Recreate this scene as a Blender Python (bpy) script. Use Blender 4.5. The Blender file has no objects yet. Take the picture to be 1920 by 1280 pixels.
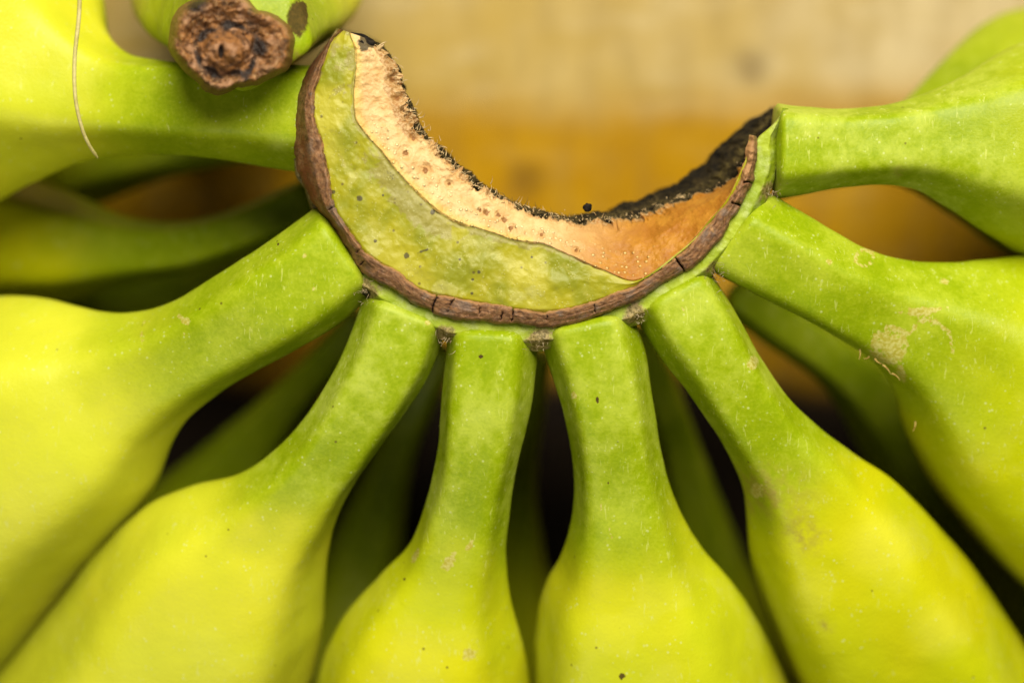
import bpy, math, random
import numpy as np
from mathutils import Vector

# ------------------------------------------------------------------ camera, world, lamps, exposure
sc = bpy.context.scene
COL = sc.collection
U = 1e-4            # one layout unit = 0.1 mm
D = 4500.0          # camera height above the crown's cut face (layout units)
ZT = -1250.0        # table height

cam = bpy.data.cameras.new('camera')
cam_o = bpy.data.objects.new('camera', cam); COL.objects.link(cam_o)
cam_o.location = (0, 0, D * U)
cam.sensor_width = 36.0
cam.lens = 36.0 * D / 1920.0
cam.clip_start = 0.01; cam.clip_end = 20
cam.dof.use_dof = True
cam.dof.focus_distance = (D + 35) * U
cam.dof.aperture_fstop = 4.3
cam.dof.aperture_blades = 8
sc.camera = cam_o

w = bpy.data.worlds.new('World'); sc.world = w; w.use_nodes = True
w.node_tree.nodes['Background'].inputs[0].default_value = (1.0, 0.97, 0.9, 1)
w.node_tree.nodes['Background'].inputs[1].default_value = 0.02

def area(name, loc, target, size, power, col):
    l = bpy.data.lights.new(name, 'AREA'); l.shape = 'DISK'; l.size = size; l.energy = power; l.color = col
    o = bpy.data.objects.new(name, l); COL.objects.link(o); o.location = loc
    o.rotation_euler = (Vector(target) - Vector(loc)).to_track_quat('-Z', 'Y').to_euler()
    return o
area('window_light', (0.13, 0.49, 0.66), (0, 0, -0.02), 0.62, 14.4, (1.0, 0.955, 0.80))
area('fill_light', (-0.30, -0.50, 0.62), (0, 0, -0.02), 0.5, 1.7, (1.0, 0.955, 0.82))  # added fill lamp that lifts the lower sides of the necks

sc.view_settings.view_transform = 'Standard'; sc.view_settings.look = 'None'
sc.view_settings.exposure = 0.0; sc.view_settings.gamma = 1.0
sc.cycles.use_denoising = True
sc.cycles.max_bounces = 4; sc.cycles.diffuse_bounces = 1; sc.cycles.glossy_bounces = 2

# ------------------------------------------------------------------ numeric helpers
rng = np.random.default_rng(7)
def P(x, y, z):
    """layout position (x right, y down, measured at the crown's height, z up) -> metres"""
    x, y, z = np.broadcast_arrays(np.asarray(x, float), np.asarray(y, float), np.asarray(z, float))
    k = (D - z) / D
    return np.stack([(x - 960) * k * U, (640 - y) * k * U, z * U], -1)

def _hash(i, j, k, seed):
    n = (i * 374761393 + j * 668265263 + k * 2147483647 + seed * 974711) & 0xffffffff
    n = ((n ^ (n >> 13)) * 1274126177) & 0xffffffff
    n = ((n ^ (n >> 16)) * 2246822519) & 0xffffffff
    return ((n ^ (n >> 15)) & 0xffffff) / float(0xffffff)
def vnoise(p, seed=0):
    p = np.asarray(p, float); i = np.floor(p).astype(np.int64); f = p - i; f = f * f * (3 - 2 * f)
    out = 0
    for a in (0, 1):
        for b in (0, 1):
            for c in (0, 1):
                wgt = (f[..., 0] if a else 1 - f[..., 0]) * (f[..., 1] if b else 1 - f[..., 1]) * (f[..., 2] if c else 1 - f[..., 2])
                out = out + wgt * _hash(i[..., 0] + a, i[..., 1] + b, i[..., 2] + c, seed)
    return out * 2 - 1
def fbm(p, oct=4, seed=0):
    s = 0; a = 0.5
    for o in range(oct):
        s = s + a * vnoise(np.asarray(p) * 2 ** o + 17.3 * o, seed + o); a *= .5
    return s
def sstep(a, b, x):
    t = np.clip((x - a) / (b - a), 0, 1); return t * t * (3 - 2 * t)
def crom(pts, n):
    """centripetal-ish Catmull-Rom through rows of pts -> n rows, even in the first two columns' arc length"""
    pts = np.asarray(pts, float)
    p = np.vstack([2 * pts[0] - pts[1], pts, 2 * pts[-1] - pts[-2]])
    out = []
    for i in range(1, len(p) - 2):
        t = np.linspace(0, 1, 24, endpoint=False)[:, None]
        a, b, c, d = p[i - 1], p[i], p[i + 1], p[i + 2]
        out.append(0.5 * ((2 * b) + (c - a) * t + (2 * a - 5 * b + 4 * c - d) * t ** 2 + (3 * b - a - 3 * c + d) * t ** 3))
    out = np.vstack(out + [pts[-1:]])
    return out
def resample(rows, key, n):
    d = np.r_[0, np.cumsum(np.linalg.norm(np.diff(key, axis=0), axis=1))]
    t = np.linspace(0, d[-1], n)
    return np.stack([np.interp(t, d, rows[:, c]) for c in range(rows.shape[1])], 1), t

def link(o, parent=None):
    COL.objects.link(o)
    if parent is not None: o.parent = parent
    return o
def raw_mesh(name, V, F, mat, parent=None, attrs=None, smooth=True):
    V = np.ascontiguousarray(V, dtype=np.float32).reshape(-1, 3); F = np.asarray(F, dtype=np.int32)
    m = bpy.data.meshes.new(name); k = F.shape[1]
    m.vertices.add(len(V)); m.vertices.foreach_set('co', V.ravel())
    m.loops.add(F.size); m.loops.foreach_set('vertex_index', F.ravel())
    m.polygons.add(len(F)); m.polygons.foreach_set('loop_start', np.arange(len(F), dtype=np.int32) * k)
    m.polygons.foreach_set('loop_total', np.full(len(F), k, dtype=np.int32))
    m.polygons.foreach_set('use_smooth', np.full(len(F), smooth, dtype=bool))
    m.update(calc_edges=True)
    for an, av in (attrs or {}).items():
        a = m.attributes.new(an, 'FLOAT', 'POINT')
        a.data.foreach_set('value', np.ascontiguousarray(np.broadcast_to(av, (len(V),)) if np.ndim(av) == 0 else np.asarray(av).ravel(), dtype=np.float32))
    if mat: m.materials.append(mat)
    o = bpy.data.objects.new(name, m); link(o, parent)
    if parent is not None: o['local'] = 1
    return o
def grid_faces(n, m, wrap=False, flip=False):
    i = np.arange(n - 1)[:, None]; j = np.arange(m if wrap else m - 1)[None]
    j2 = (j + 1) % m
    f = np.stack([i * m + j + 0 * i, i * m + j2, (i + 1) * m + j2, (i + 1) * m + j], -1).reshape(-1, 4)
    return f[:, ::-1] if flip else f
def tube(path, radii, k=6):
    """one tube as (verts, quads)"""
    path = np.asarray(path, float); n = len(path)
    t = np.gradient(path, axis=0); t /= np.linalg.norm(t, axis=1)[:, None] + 1e-12
    up = np.array([0.31, 0.2, 0.93]); a = np.cross(t, up); a /= np.linalg.norm(a, axis=1)[:, None] + 1e-12
    b = np.cross(t, a); ph = np.arange(k) * 2 * math.pi / k
    V = path[:, None] + np.asarray(radii)[:, None, None] * (np.cos(ph)[None, :, None] * a[:, None] + np.sin(ph)[None, :, None] * b[:, None])
    return V.reshape(-1, 3), grid_faces(n, k, True)
def join(parts):
    Vs, Fs, o = [], [], 0
    for v, f in parts: Vs.append(v); Fs.append(f + o); o += len(v)
    return np.vstack(Vs), np.vstack(Fs)

# ------------------------------------------------------------------ material helpers
class NT:
    def __init__(s, name):
        s.m = bpy.data.materials.new(name); s.m.use_nodes = True; s.t = s.m.node_tree
        s.b = s.t.nodes['Principled BSDF']; s.pos = s.t.nodes.new('ShaderNodeNewGeometry').outputs['Position']
    def n(s, typ, **kw):
        x = s.t.nodes.new(typ)
        for k, v in kw.items(): setattr(x, k, v)
        return x
    def put(s, sock, v):
        if isinstance(v, bpy.types.NodeSocket): s.t.links.new(v, sock)
        elif v is not None: sock.default_value = v if not (isinstance(v, tuple) and len(v) == 3 and sock.type == 'RGBA') else (*v, 1)
    def math(s, op, a, b=0.0, c=None, clamp=False):
        x = s.n('ShaderNodeMath', operation=op, use_clamp=clamp); s.put(x.inputs[0], a); s.put(x.inputs[1], b)
        if c is not None: s.put(x.inputs[2], c)
        return x.outputs[0]
    def scale(s, k, off=(0, 0, 0)):
        x = s.n('ShaderNodeMapping'); s.put(x.inputs['Vector'], s.pos); x.inputs['Scale'].default_value = k; x.inputs['Location'].default_value = off
        return x.outputs[0]
    def noise(s, sc_, det=4, rough=.55, vec=None, dist=0.0):
        x = s.n('ShaderNodeTexNoise'); s.put(x.inputs['Vector'], vec if vec is not None else s.pos)
        x.inputs['Scale'].default_value = sc_; x.inputs['Detail'].default_value = det; x.inputs['Roughness'].default_value = rough
        x.inputs['Distortion'].default_value = dist
        return x.outputs['Fac']
    def vor(s, sc_, feature='F1', vec=None, rnd=1.0):
        x = s.n('ShaderNodeTexVoronoi', feature=feature); s.put(x.inputs['Vector'], vec if vec is not None else s.pos)
        x.inputs['Scale'].default_value = sc_; x.inputs['Randomness'].default_value = rnd
        return x
    def step(s, x, a, b, lo=0.0, hi=1.0):
        r = s.n('ShaderNodeMapRange', interpolation_type='SMOOTHSTEP'); s.put(r.inputs[0], x)
        s.put(r.inputs[1], a); s.put(r.inputs[2], b); s.put(r.inputs[3], lo); s.put(r.inputs[4], hi)
        return r.outputs[0]
    def mix(s, f, a, b, mode='MIX'):
        x = s.n('ShaderNodeMix', data_type='RGBA', blend_type=mode); s.put(x.inputs[0], f); s.put(x.inputs[6], a); s.put(x.inputs[7], b)
        return x.outputs[2]
    def attr(s, name): return s.n('ShaderNodeAttribute', attribute_name=name).outputs['Fac']
    def bump(s, h, strength, dist, normal=None):
        x = s.n('ShaderNodeBump'); x.inputs['Strength'].default_value = strength; x.inputs['Distance'].default_value = dist
        s.put(x.inputs['Height'], h)
        if normal is not None: s.put(x.inputs['Normal'], normal)
        return x.outputs[0]
    def done(s, col, rough=.5, normal=None, spec=.5, sss=0.0, sss_r=(.6, .8, .1), sss_s=.002, coat=0.0):
        b = s.b; s.put(b.inputs['Base Color'], col); s.put(b.inputs['Roughness'], rough); s.put(b.inputs['Specular IOR Level'], spec)
        if normal is not None: s.put(b.inputs['Normal'], normal)
        b.inputs['Subsurface Weight'].default_value = sss
        if sss: b.inputs['Subsurface Radius'].default_value = sss_r; b.inputs['Subsurface Scale'].default_value = sss_s
        return s.m

def skin_material():
    s = NT('banana_skin')
    g = s.attr('green'); bl = s.attr('bloom'); scar = s.attr('scar'); dk = s.attr('dark'); tone = s.attr('tone'); bruise = s.attr('bruise')
    n1 = s.attr('mottle'); n4 = s.attr('broad'); pl = s.attr('palespot'); n2 = s.noise(420, 4, .62); n3 = s.noise(1600, 2, .6)
    gg = s.math('ADD', g, s.math('MULTIPLY', s.math('SUBTRACT', n1, .5), .45))
    gg = s.math('ADD', gg, s.math('MULTIPLY', s.math('SUBTRACT', n2, .5), .12))
    gf = s.step(gg, -.05, 1.0)
    yel = s.mix(s.step(n4, .3, .7), (.58, .555, .001), (.50, .54, .001))
    yel = s.mix(tone, yel, (.70, .68, .06))
    grn = s.mix(s.step(s.math('ADD', s.math('MULTIPLY', n1, .5), s.math('MULTIPLY', n2, .5)), .24, .76), (.22, .31, .001), (.36, .435, .003))
    col = s.mix(gf, yel, grn)
    col = s.mix(s.math('MULTIPLY', s.math('MULTIPLY', s.step(pl, .52, .66), s.math('SUBTRACT', 1.0, gf)), .28), col, (.62, .62, .05))
    bm = s.math('MULTIPLY', s.step(s.math('ADD', s.math('MULTIPLY', n1, .6), s.math('MULTIPLY', n2, .6)), .50, .80), bl)
    bm = s.math('ADD', bm, s.math('MULTIPLY', s.step(bl, .8, 1.6), .5), clamp=True)
    col = s.mix(s.math('MULTIPLY', bm, .38), col, (.52, .58, .13))
    sv = s.scale((1600, 330, 900)); scr = s.step(s.noise(1.0, 2, .6, sv, .6), .62, .70)
    scr = s.math('MULTIPLY', scr, s.step(pl, .42, .6))
    col = s.mix(s.math('MULTIPLY', scr, .45), col, (.62, .64, .17))
    col = s.mix(s.math('MULTIPLY', s.math('ABSOLUTE', s.math('SUBTRACT', n3, .5)), s.math('MULTIPLY_ADD', gf, .75, .1)), col, s.mix(s.step(n3, .49, .51), (.13, .23, .003), (.50, .56, .05)))
    v1 = s.vor(900); d1 = s.math('MULTIPLY', s.step(v1.outputs['Distance'], .14, .30, 1, 0), s.step(n2, .52, .62))
    col = s.mix(s.math('MULTIPLY', d1, .42), col, (.64, .68, .32))
    v2 = s.vor(240, vec=s.scale((1, 1, 1), (.3, .7, .2))); sep = s.n('ShaderNodeSeparateColor'); s.put(sep.inputs[0], v2.outputs['Color'])
    d2 = s.math('MULTIPLY', s.step(v2.outputs['Distance'], .04, .09, 1, 0), s.step(sep.outputs[0], .70, .72))
    col = s.mix(s.math('MULTIPLY', d2, .7), col, (.10, .065, .012))
    br = s.math('MULTIPLY', bruise, s.step(n2, .30, .70))
    col = s.mix(s.math('MULTIPLY', br, .75), col, (.30, .21, .045))
    nf = s.noise(950, 4, .7)
    sf = s.step(s.math('ADD', scar, s.math('MULTIPLY', s.math('SUBTRACT', nf, .5), 1.5)), .46, .62)
    sf = s.math('MULTIPLY', sf, s.step(scar, 0, .1))
    col = s.mix(s.math('MULTIPLY', sf, .8), col, s.mix(s.step(n3, .35, .65), (.42, .34, .04), (.58, .52, .17)))
    df = s.step(s.math('ADD', dk, s.math('MULTIPLY', s.math('SUBTRACT', nf, .5), .5)), .42, .60)
    col = s.mix(s.math('MULTIPLY', df, .94), col, s.mix(n3, (.018, .014, .012), (.13, .065, .02)))
    nrm = s.bump(s.math('ADD', s.math('MULTIPLY', n3, .5), n2), .34, .00024)
    ro = s.math('ADD', .40, s.math('MULTIPLY', s.math('ADD', bm, sf), .14))
    ro = s.math('ADD', ro, s.math('MULTIPLY', df, .35))
    return s.done(col, ro, nrm, s.math('MULTIPLY_ADD', df, -.19, .22))

def cut_face_material():
    s = NT('crown_green_face')
    n1 = s.noise(110, 3, .5); n2 = s.noise(330, 5, .65, None, .6); n3 = s.noise(1900, 4, .65); n0 = s.noise(62, 3, .5, s.scale((1, 1, 1), (2, 5, 0)))
    tan = s.attr('tan'); dk = s.attr('dark'); pale = s.attr('pale'); edge = s.attr('edge')
    col = s.mix(s.step(n1, .36, .62), (.23, .235, .003), (.36, .32, .004))
    col = s.mix(s.step(n0, .48, .66), col, (.44, .39, .03))
    col = s.mix(s.math('MULTIPLY', s.step(n2, .55, .66), .45), col, (.40, .355, .05))
    pf = s.step(s.math('ADD', pale, s.math('MULTIPLY', s.math('SUBTRACT', n2, .5), 1.5)), .38, .6)
    col = s.mix(s.math('MULTIPLY', pf, .5), col, (.48, .45, .12))
    tf = s.step(s.math('ADD', tan, s.math('MULTIPLY', s.math('SUBTRACT', n2, .5), 1.7)), .40, .58)
    col = s.mix(s.math('MULTIPLY', tf, .72), col, s.mix(n3, (.18, .135, .02), (.36, .31, .08)))
    ef = s.step(s.math('ADD', edge, s.math('MULTIPLY', s.math('SUBTRACT', n2, .5), .6)), .45, .8)
    col = s.mix(s.math('MULTIPLY', ef, .85), col, (.15, .085, .022))
    v = s.vor(420); sep = s.n('ShaderNodeSeparateColor'); s.put(sep.inputs[0], v.outputs['Color'])
    sp = s.math('MULTIPLY', s.step(v.outputs['Distance'], .07, .16, 1, 0), s.step(sep.outputs[0], .60, .62))
    col = s.mix(s.math('MULTIPLY', sp, .75), col, (.11, .075, .02))
    v3 = s.vor(1700); sp3 = s.math('MULTIPLY', s.step(v3.outputs['Distance'], .16, .32, 1, 0), s.step(n2, .46, .6))
    col = s.mix(s.math('MULTIPLY', sp3, .4), col, (.54, .52, .20))
    df = s.step(s.math('ADD', dk, s.math('MULTIPLY', s.math('SUBTRACT', n3, .5), .7)), .42, .6)
    col = s.mix(s.math('MULTIPLY', df, .82), col, (.05, .035, .02))
    h = s.math('ADD', s.math('MULTIPLY', n3, .6), s.math('ADD', n2, s.math('MULTIPLY', sp3, .8)))
    return s.done(col, .46, s.bump(h, .32, .0003), .42)

def pith_material():
    s = NT('crown_pith')
    n2 = s.noise(300, 5, .65); n3 = s.noise(1700, 4, .65); orange = s.attr('orange'); dk = s.attr('dark'); fray = s.attr('fray'); brk = s.attr('line')
    col = s.mix(s.step(n2, .3, .7), (.60, .335, .12), (.75, .51, .24))
    of = s.step(s.math('ADD', orange, s.math('MULTIPLY', s.math('SUBTRACT', n2, .5), .5)), .1, .95)
    col = s.mix(of, col, s.mix(s.step(n2, .35, .65), (.36, .13, .009), (.47, .20, .018)))
    v = s.vor(900, rnd=.75); bead = s.math('MULTIPLY', s.step(v.outputs['Distance'], .10, .36, 1, 0), s.step(s.math('ADD', brk, s.math('MULTIPLY', s.math('SUBTRACT', n2, .5), .8)), .20, .55))
    col = s.mix(s.math('MULTIPLY', bead, .75), col, s.mix(of, (.92, .78, .40), (.86, .58, .22)))
    yl = s.step(s.attr('yell'), .2, .9); col = s.mix(s.math('MULTIPLY', yl, .55), col, (.68, .47, .06))
    ff = s.step(s.math('ADD', fray, s.math('MULTIPLY', s.math('SUBTRACT', s.noise(800, 5, .7), .5), 1.4)), .40, .62)
    col = s.mix(s.math('MULTIPLY', ff, .8), col, s.mix(s.step(n3, .4, .6), (.30, .12, .02), (.52, .34, .16)))
    f2 = s.step(s.math('ADD', s.attr('grime'), s.math('MULTIPLY', s.math('SUBTRACT', s.noise(620, 5, .7), .5), 1.3)), .42, .6)
    col = s.mix(s.math('MULTIPLY', f2, .92), col, s.mix(n3, (.02, .016, .008), (.10, .075, .03)))
    df = s.step(s.math('ADD', dk, s.math('MULTIPLY', s.math('SUBTRACT', n3, .5), .9)), .36, .62)
    col = s.mix(s.math('MULTIPLY', df, .85), col, (.21, .075, .012))
    h = s.math('ADD', s.math('MULTIPLY', n3, .7), s.math('ADD', s.math('MULTIPLY', n2, .8), s.math('MULTIPLY', bead, 1.1)))
    return s.done(col, .5, s.bump(h, .8, .00035), .4)

def rim_material():
    s = NT('crown_bark')
    a = s.attr('along'); c = s.attr('across'); cr = s.attr('crack'); red = s.attr('red')
    comb = s.n('ShaderNodeCombineXYZ'); s.put(comb.inputs[0], s.math('MULTIPLY', a, 14)); s.put(comb.inputs[1], s.math('MULTIPLY', c, 7)); 
    fib = s.noise(1.0, 5, .7, comb.outputs[0], .5)
    n3 = s.noise(1500, 4, .7); n2 = s.noise(260, 4, .6)
    col = s.mix(s.step(fib, .35, .66), (.11, .046, .020), (.33, .155, .062))
    col = s.mix(s.step(n3, .45, .75), col, (.30, .17, .08))
    col = s.mix(s.math('MULTIPLY', s.step(n2, .52, .66), .55), col, (.20, .15, .12))
    col = s.mix(s.math('MULTIPLY', red, s.step(n2, .38, .55)), col, (.19, .060, .020))
    lip = s.step(s.math('ADD', s.attr('lip'), s.math('MULTIPLY', s.math('SUBTRACT', n2, .5), .5)), .5, .85)
    col = s.mix(s.math('MULTIPLY', lip, .8), col, (.46, .24, .095))
    col = s.mix(s.step(cr, .3, .75), col, (.020, .006, .004))
    h = s.math('ADD', s.math('MULTIPLY', fib, 1.4), s.math('MULTIPLY', n3, .7))
    return s.done(col, .52, s.bump(h, .6, .00035), .4)

def collar_material():
    s = NT('crown_collar')
    n2 = s.noise(330, 5, .65); n1 = s.noise(120, 3); n3 = s.noise(1500, 4, .65)
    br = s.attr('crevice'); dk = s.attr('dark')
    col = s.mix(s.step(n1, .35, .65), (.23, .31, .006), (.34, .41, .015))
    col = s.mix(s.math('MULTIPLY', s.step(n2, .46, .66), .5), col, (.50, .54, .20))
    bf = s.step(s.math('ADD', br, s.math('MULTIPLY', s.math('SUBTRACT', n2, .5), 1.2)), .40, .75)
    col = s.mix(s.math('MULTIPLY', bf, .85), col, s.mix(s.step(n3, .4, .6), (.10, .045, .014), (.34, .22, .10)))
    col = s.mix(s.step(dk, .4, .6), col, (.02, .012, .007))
    h = s.math('ADD', s.math('MULTIPLY', n3, .6), n2)
    return s.done(col, .55, s.bump(h, .6, .0004), .35)

def wall_material():
    s = NT('crown_dried_wall')
    n2 = s.noise(420, 6, .7, None, .8); n3 = s.noise(1500, 5, .7)
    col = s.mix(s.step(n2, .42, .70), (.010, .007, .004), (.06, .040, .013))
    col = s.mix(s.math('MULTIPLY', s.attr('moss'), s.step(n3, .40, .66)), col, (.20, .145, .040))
    return s.done(col, .78, s.bump(s.math('ADD', n3, n2), 1.0, .0009), .18)

def simple_material(name, c1, c2, scale=800, rough=.6, bump=.4, dist=.0003, lo=.35, hi=.65, spec=.35, stretch=None):
    s = NT(name); v = s.scale(stretch) if stretch else None
    n = s.noise(scale, 5, .65, v)
    return s.done(s.mix(s.step(n, lo, hi), c1, c2), rough, s.bump(n, bump, dist), spec)

def dry_tip_material():
    s = NT('dried_blossom_end')
    n1 = s.noise(330, 6, .7, None, 1.2); n3 = s.noise(1300, 5, .7); rad = s.attr('rad'); dk = s.attr('dark')
    col = s.mix(s.step(n1, .36, .62), (.06, .024, .009), (.33, .135, .035))
    col = s.mix(s.math('MULTIPLY', s.step(n3, .50, .70), s.step(rad, .35, .8)), col, (.52, .30, .13))
    col = s.mix(s.math('MULTIPLY', s.step(s.noise(330, 4, .6, s.scale((1, 1, 1), (4, 4, 4))), .52, .64), .8), col, (.44, .23, .12))
    col = s.mix(s.step(s.math('ADD', rad, s.math('MULTIPLY', s.math('SUBTRACT', n3, .5), .1)), .93, .99), col, (.20, .11, .022))
    col = s.mix(s.step(s.math('ADD', dk, s.math('MULTIPLY', s.math('SUBTRACT', n1, .5), .7)), .4, .7), col, (.022, .011, .007))
    return s.done(col, .46, s.bump(s.math('ADD', n1, s.math('MULTIPLY', n3, .5)), .9, .0007), .45)

def table_material():
    s = NT('woven_cloth')
    sx = s.n('ShaderNodeSeparateXYZ'); s.put(sx.inputs[0], s.pos)
    n0 = s.noise(16, 3, .5); n1 = s.noise(60, 3, .55); n2 = s.noise(600, 4, .6)
    y = s.math('ADD', sx.outputs[1], s.math('MULTIPLY', s.math('SUBTRACT', n0, .5), .022))
    wx = s.math('SINE', s.math('MULTIPLY', sx.outputs[0], 2 * math.pi / .0017)); wy = s.math('SINE', s.math('MULTIPLY', sx.outputs[1], 2 * math.pi / .0017))
    wv = s.math('ABSOLUTE', s.math('MULTIPLY', wx, wy))
    band = s.step(y, .049, .066, 1, 0)
    base = s.mix(s.step(n1, .3, .7), (.68, .50, .20), (.82, .65, .35))
    ochre = s.step(s.math('ADD', sx.outputs[0], s.math('MULTIPLY', s.math('SUBTRACT', n0, .5), .10)), .10, .0)
    base = s.mix(s.math('MULTIPLY', ochre, .6), base, s.mix(n1, (.68, .45, .075), (.60, .40, .055)))
    col = s.mix(band, base, s.mix(s.step(n1, .3, .7), (.52, .26, .001), (.62, .33, .002)))
    slx = s.noise(1.0, 3, .55, s.scale((170, 40, 1))); sly = s.noise(1.0, 3, .55, s.scale((40, 190, 1), (3, 5, 1)))
    col = s.mix(s.math('MULTIPLY', s.step(slx, .40, .68), .22), col, (.30, .19, .06)); col = s.mix(s.math('MULTIPLY', s.step(sly, .48, .70), s.math('MULTIPLY_ADD', band, -.2, .26)), col, (.86, .72, .44))
    gap_shade = s.step(s.math('ADD', sx.outputs[1], s.math('MULTIPLY', s.math('SUBTRACT', n0, .5), .02)), -.006, -.016)  # near-black zone under the hand: shade of the gaps painted into the cloth
    col = s.mix(gap_shade, col, s.mix(n1, (.012, .008, .005), (.035, .020, .010)))
    # stains
    for (cx, cy, r) in STAINS:
        dx = s.math('SUBTRACT', sx.outputs[0], cx); dy = s.math('SUBTRACT', sx.outputs[1], cy)
        d = s.math('SQRT', s.math('ADD', s.math('MULTIPLY', dx, dx), s.math('MULTIPLY', dy, dy)))
        d = s.math('ADD', d, s.math('MULTIPLY', s.math('SUBTRACT', n1, .5), r * 1.2))
        col = s.mix(s.math('MULTIPLY', s.step(d, r * .2, r * 1.5, 1, 0), .5), col, (.13, .065, .018))
    col = s.mix(s.math('MULTIPLY', wv, .35), col, (.30, .20, .08), 'MULTIPLY')
    h = s.math('ADD', wv, s.math('MULTIPLY', n2, .5))
    return s.done(col, .85, s.bump(h, .7, .0006), .2)

def ground_px(x, y):
    p = P(x, y, ZT); return float(p[0]), float(p[1])
STAINS = [(*ground_px(992, 332), .0052), (*ground_px(1410, 128), .0046)]

# ------------------------------------------------------------------ surface below
def build_table():
    n = 90
    g = np.linspace(-1, 1, n); g = np.sign(g) * np.abs(g) ** 1.5 * 0.75
    X, Y = np.meshgrid(g, g, indexing='ij')
    Z = ZT * U + 0.0012 * fbm(np.stack([X * 25, Y * 25, 0 * X], -1), 3, 5) - .001
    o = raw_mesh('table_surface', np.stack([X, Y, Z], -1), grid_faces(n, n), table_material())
    o['kind'] = 'structure'
build_table()

# ------------------------------------------------------------------ banana builder
SKIN = skin_material()
def ring_shape(ph, n, p, rot):
    nor = rot + np.arange(n) * 2 * math.pi / n
    r = (np.maximum(0, np.cos(ph[:, None] - nor[None])) ** p).sum(1) ** (-1 / p)
    x, y = r * np.cos(ph), r * np.sin(ph)
    x = 2 * (x - x.min()) / (x.max() - x.min()) - 1; y = 2 * (y - y.min()) / (y.max() - y.min()) - 1
    return np.stack([x, y], 1)

def mottles(V, seed):
    q = V / U
    return dict(mottle=.5 + .62 * fbm(q / 70, 5, seed + 40), broad=.5 + .6 * fbm(q / 230, 3, seed + 50), palespot=.5 + .6 * fbm(q / 95, 4, seed + 60))
def banana_mesh(L, R, zs, th, neck=(330, 520), tone=0.0, bloom=.6, marks=(), rot=.3, seed=0, tail=800, m=150, n=300, tip=True, round0=24, sides=5, dirt=True):
    L, R = np.asarray(L, float), np.asarray(R, float); zs = np.asarray(zs, float); th = np.asarray(th, float)
    if seed < 100:   # root the finger in the collar
        d0 = (L[1] + R[1] - L[0] - R[0]); d0 /= np.linalg.norm(d0); L = L.copy(); R = R.copy(); L[0] -= 27 * d0; R[0] -= 27 * d0
    rows = crom(np.column_stack([L, R, zs, th]), 0)
    # continue beyond the last given station: curve down to the table and taper to the blossom end
    if tail:
        c = (rows[-1, :2] + rows[-1, 2:4]) / 2; c0 = (rows[-30, :2] + rows[-30, 2:4]) / 2
        d = (c - c0) / np.linalg.norm(c - c0); lat = (rows[-1, 2:4] - rows[-1, :2]) / 2
        lat = lat - d * lat.dot(d) * .0; hw = np.linalg.norm(lat); z0 = rows[-1, 4]
        slope = (rows[-1, 4] - rows[-30, 4]) / np.linalg.norm(c - c0)
        t = np.linspace(0, 1, 60)[1:]; drop = max(50, z0 - (ZT + 95))
        a = t * math.pi / 2 * .92
        hx = tail * np.sin(a) / math.sin(math.pi / 2 * .92)
        hz = z0 + (slope * tail * .5) * np.sin(math.pi * t) * .3 - drop * (1 - np.cos(a)) / (1 - math.cos(math.pi / 2 * .92))
        f = 1 - .12 * t - .70 * sstep(.62, 1.0, t); 
        perp = np.array([-d[1], d[0]]); perp *= np.sign(perp.dot(lat))
        dirs = lat / hw * (1 - t[:, None]) + perp * t[:, None]; dirs /= np.linalg.norm(dirs, axis=1)[:, None]
        cc = c + d * hx[:, None]; wv = dirs * (hw * f)[:, None]
        tthick = rows[-1, 5] + (1.0 - rows[-1, 5]) * t
        rows = np.vstack([rows, np.column_stack([cc - wv, cc + wv, hz, tthick])])
    key = np.column_stack([(rows[:, :2] + rows[:, 2:4]) / 2, rows[:, 4]])
    rows, dist = resample(rows, key, n)
    if tail:   # light smoothing of the joint
        for _ in range(6): rows[1:-1] = .25 * rows[:-2] + .5 * rows[1:-1] + .25 * rows[2:]
    Lp, Rp = P(rows[:, 0], rows[:, 1], rows[:, 4]), P(rows[:, 2], rows[:, 3], rows[:, 4])
    C = (Lp + Rp) / 2; lat = (Rp - Lp) / 2; hw = np.linalg.norm(lat, axis=1)
    T = np.gradient(C, axis=0); T /= np.linalg.norm(T, axis=1)[:, None]
    N = np.cross(lat, T); N /= np.linalg.norm(N, axis=1)[:, None]
    N *= np.where(N[:, 2:3] < 0, -1, 1)
    ph = np.linspace(0, 2 * math.pi, m, endpoint=False)
    neckf = sstep(neck[0] - 120, neck[1] + 60, dist)
    s_neck = ring_shape(ph, sides, 8, rot); s_body = ring_shape(ph, sides, 7, rot + .05)
    S = s_neck[None] * (1 - neckf)[:, None, None] + s_body[None] * neckf[:, None, None]
    # rounded blunt start and end
    ee = np.ones(n)
    e0 = np.clip(dist / round0, 0, 1); ee *= (1 - (1 - e0) ** 2.6) ** (1 / 2.6) * .96 + .04
    if tail:
        e1 = np.clip((dist[-1] - dist) / 40, 0, 1); ee *= (1 - (1 - e1) ** 2.2) ** (1 / 2.2) * .97 + .03
    V = C[:, None] + (S[..., 0:1] * lat[:, None] + S[..., 1:2] * (N * (hw * rows[:, 5])[:, None])[:, None]) * ee[:, None, None]
    nz = fbm(V / (140 * U), 3, seed) * 5 * U + fbm(V / (38 * U), 2, seed + 9) * 1.0 * U
    dirn = V - C[:, None]; dirn /= np.linalg.norm(dirn, axis=-1)[..., None] + 1e-9
    V = V + dirn * nz[..., None] * np.minimum(1, dist / 40)[:, None, None]
    # layout position of every vertex, for marks
    k = D / (D - V[..., 2] / U); X = V[..., 0] / U * k + 960; Y = 640 - V[..., 1] / U * k; front = dirn[..., 2] > -.15
    big = fbm(V / (160 * U), 3, seed + 3)
    green = 1 - sstep(neck[0] - 40, neck[1] + 130, dist[:, None] + 120 * big)
    tipg = sstep(dist[-1] - 150, dist[-1], dist)[:, None] if tail else 0
    green = np.clip(green + .6 * tipg, 0, 1)
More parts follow.
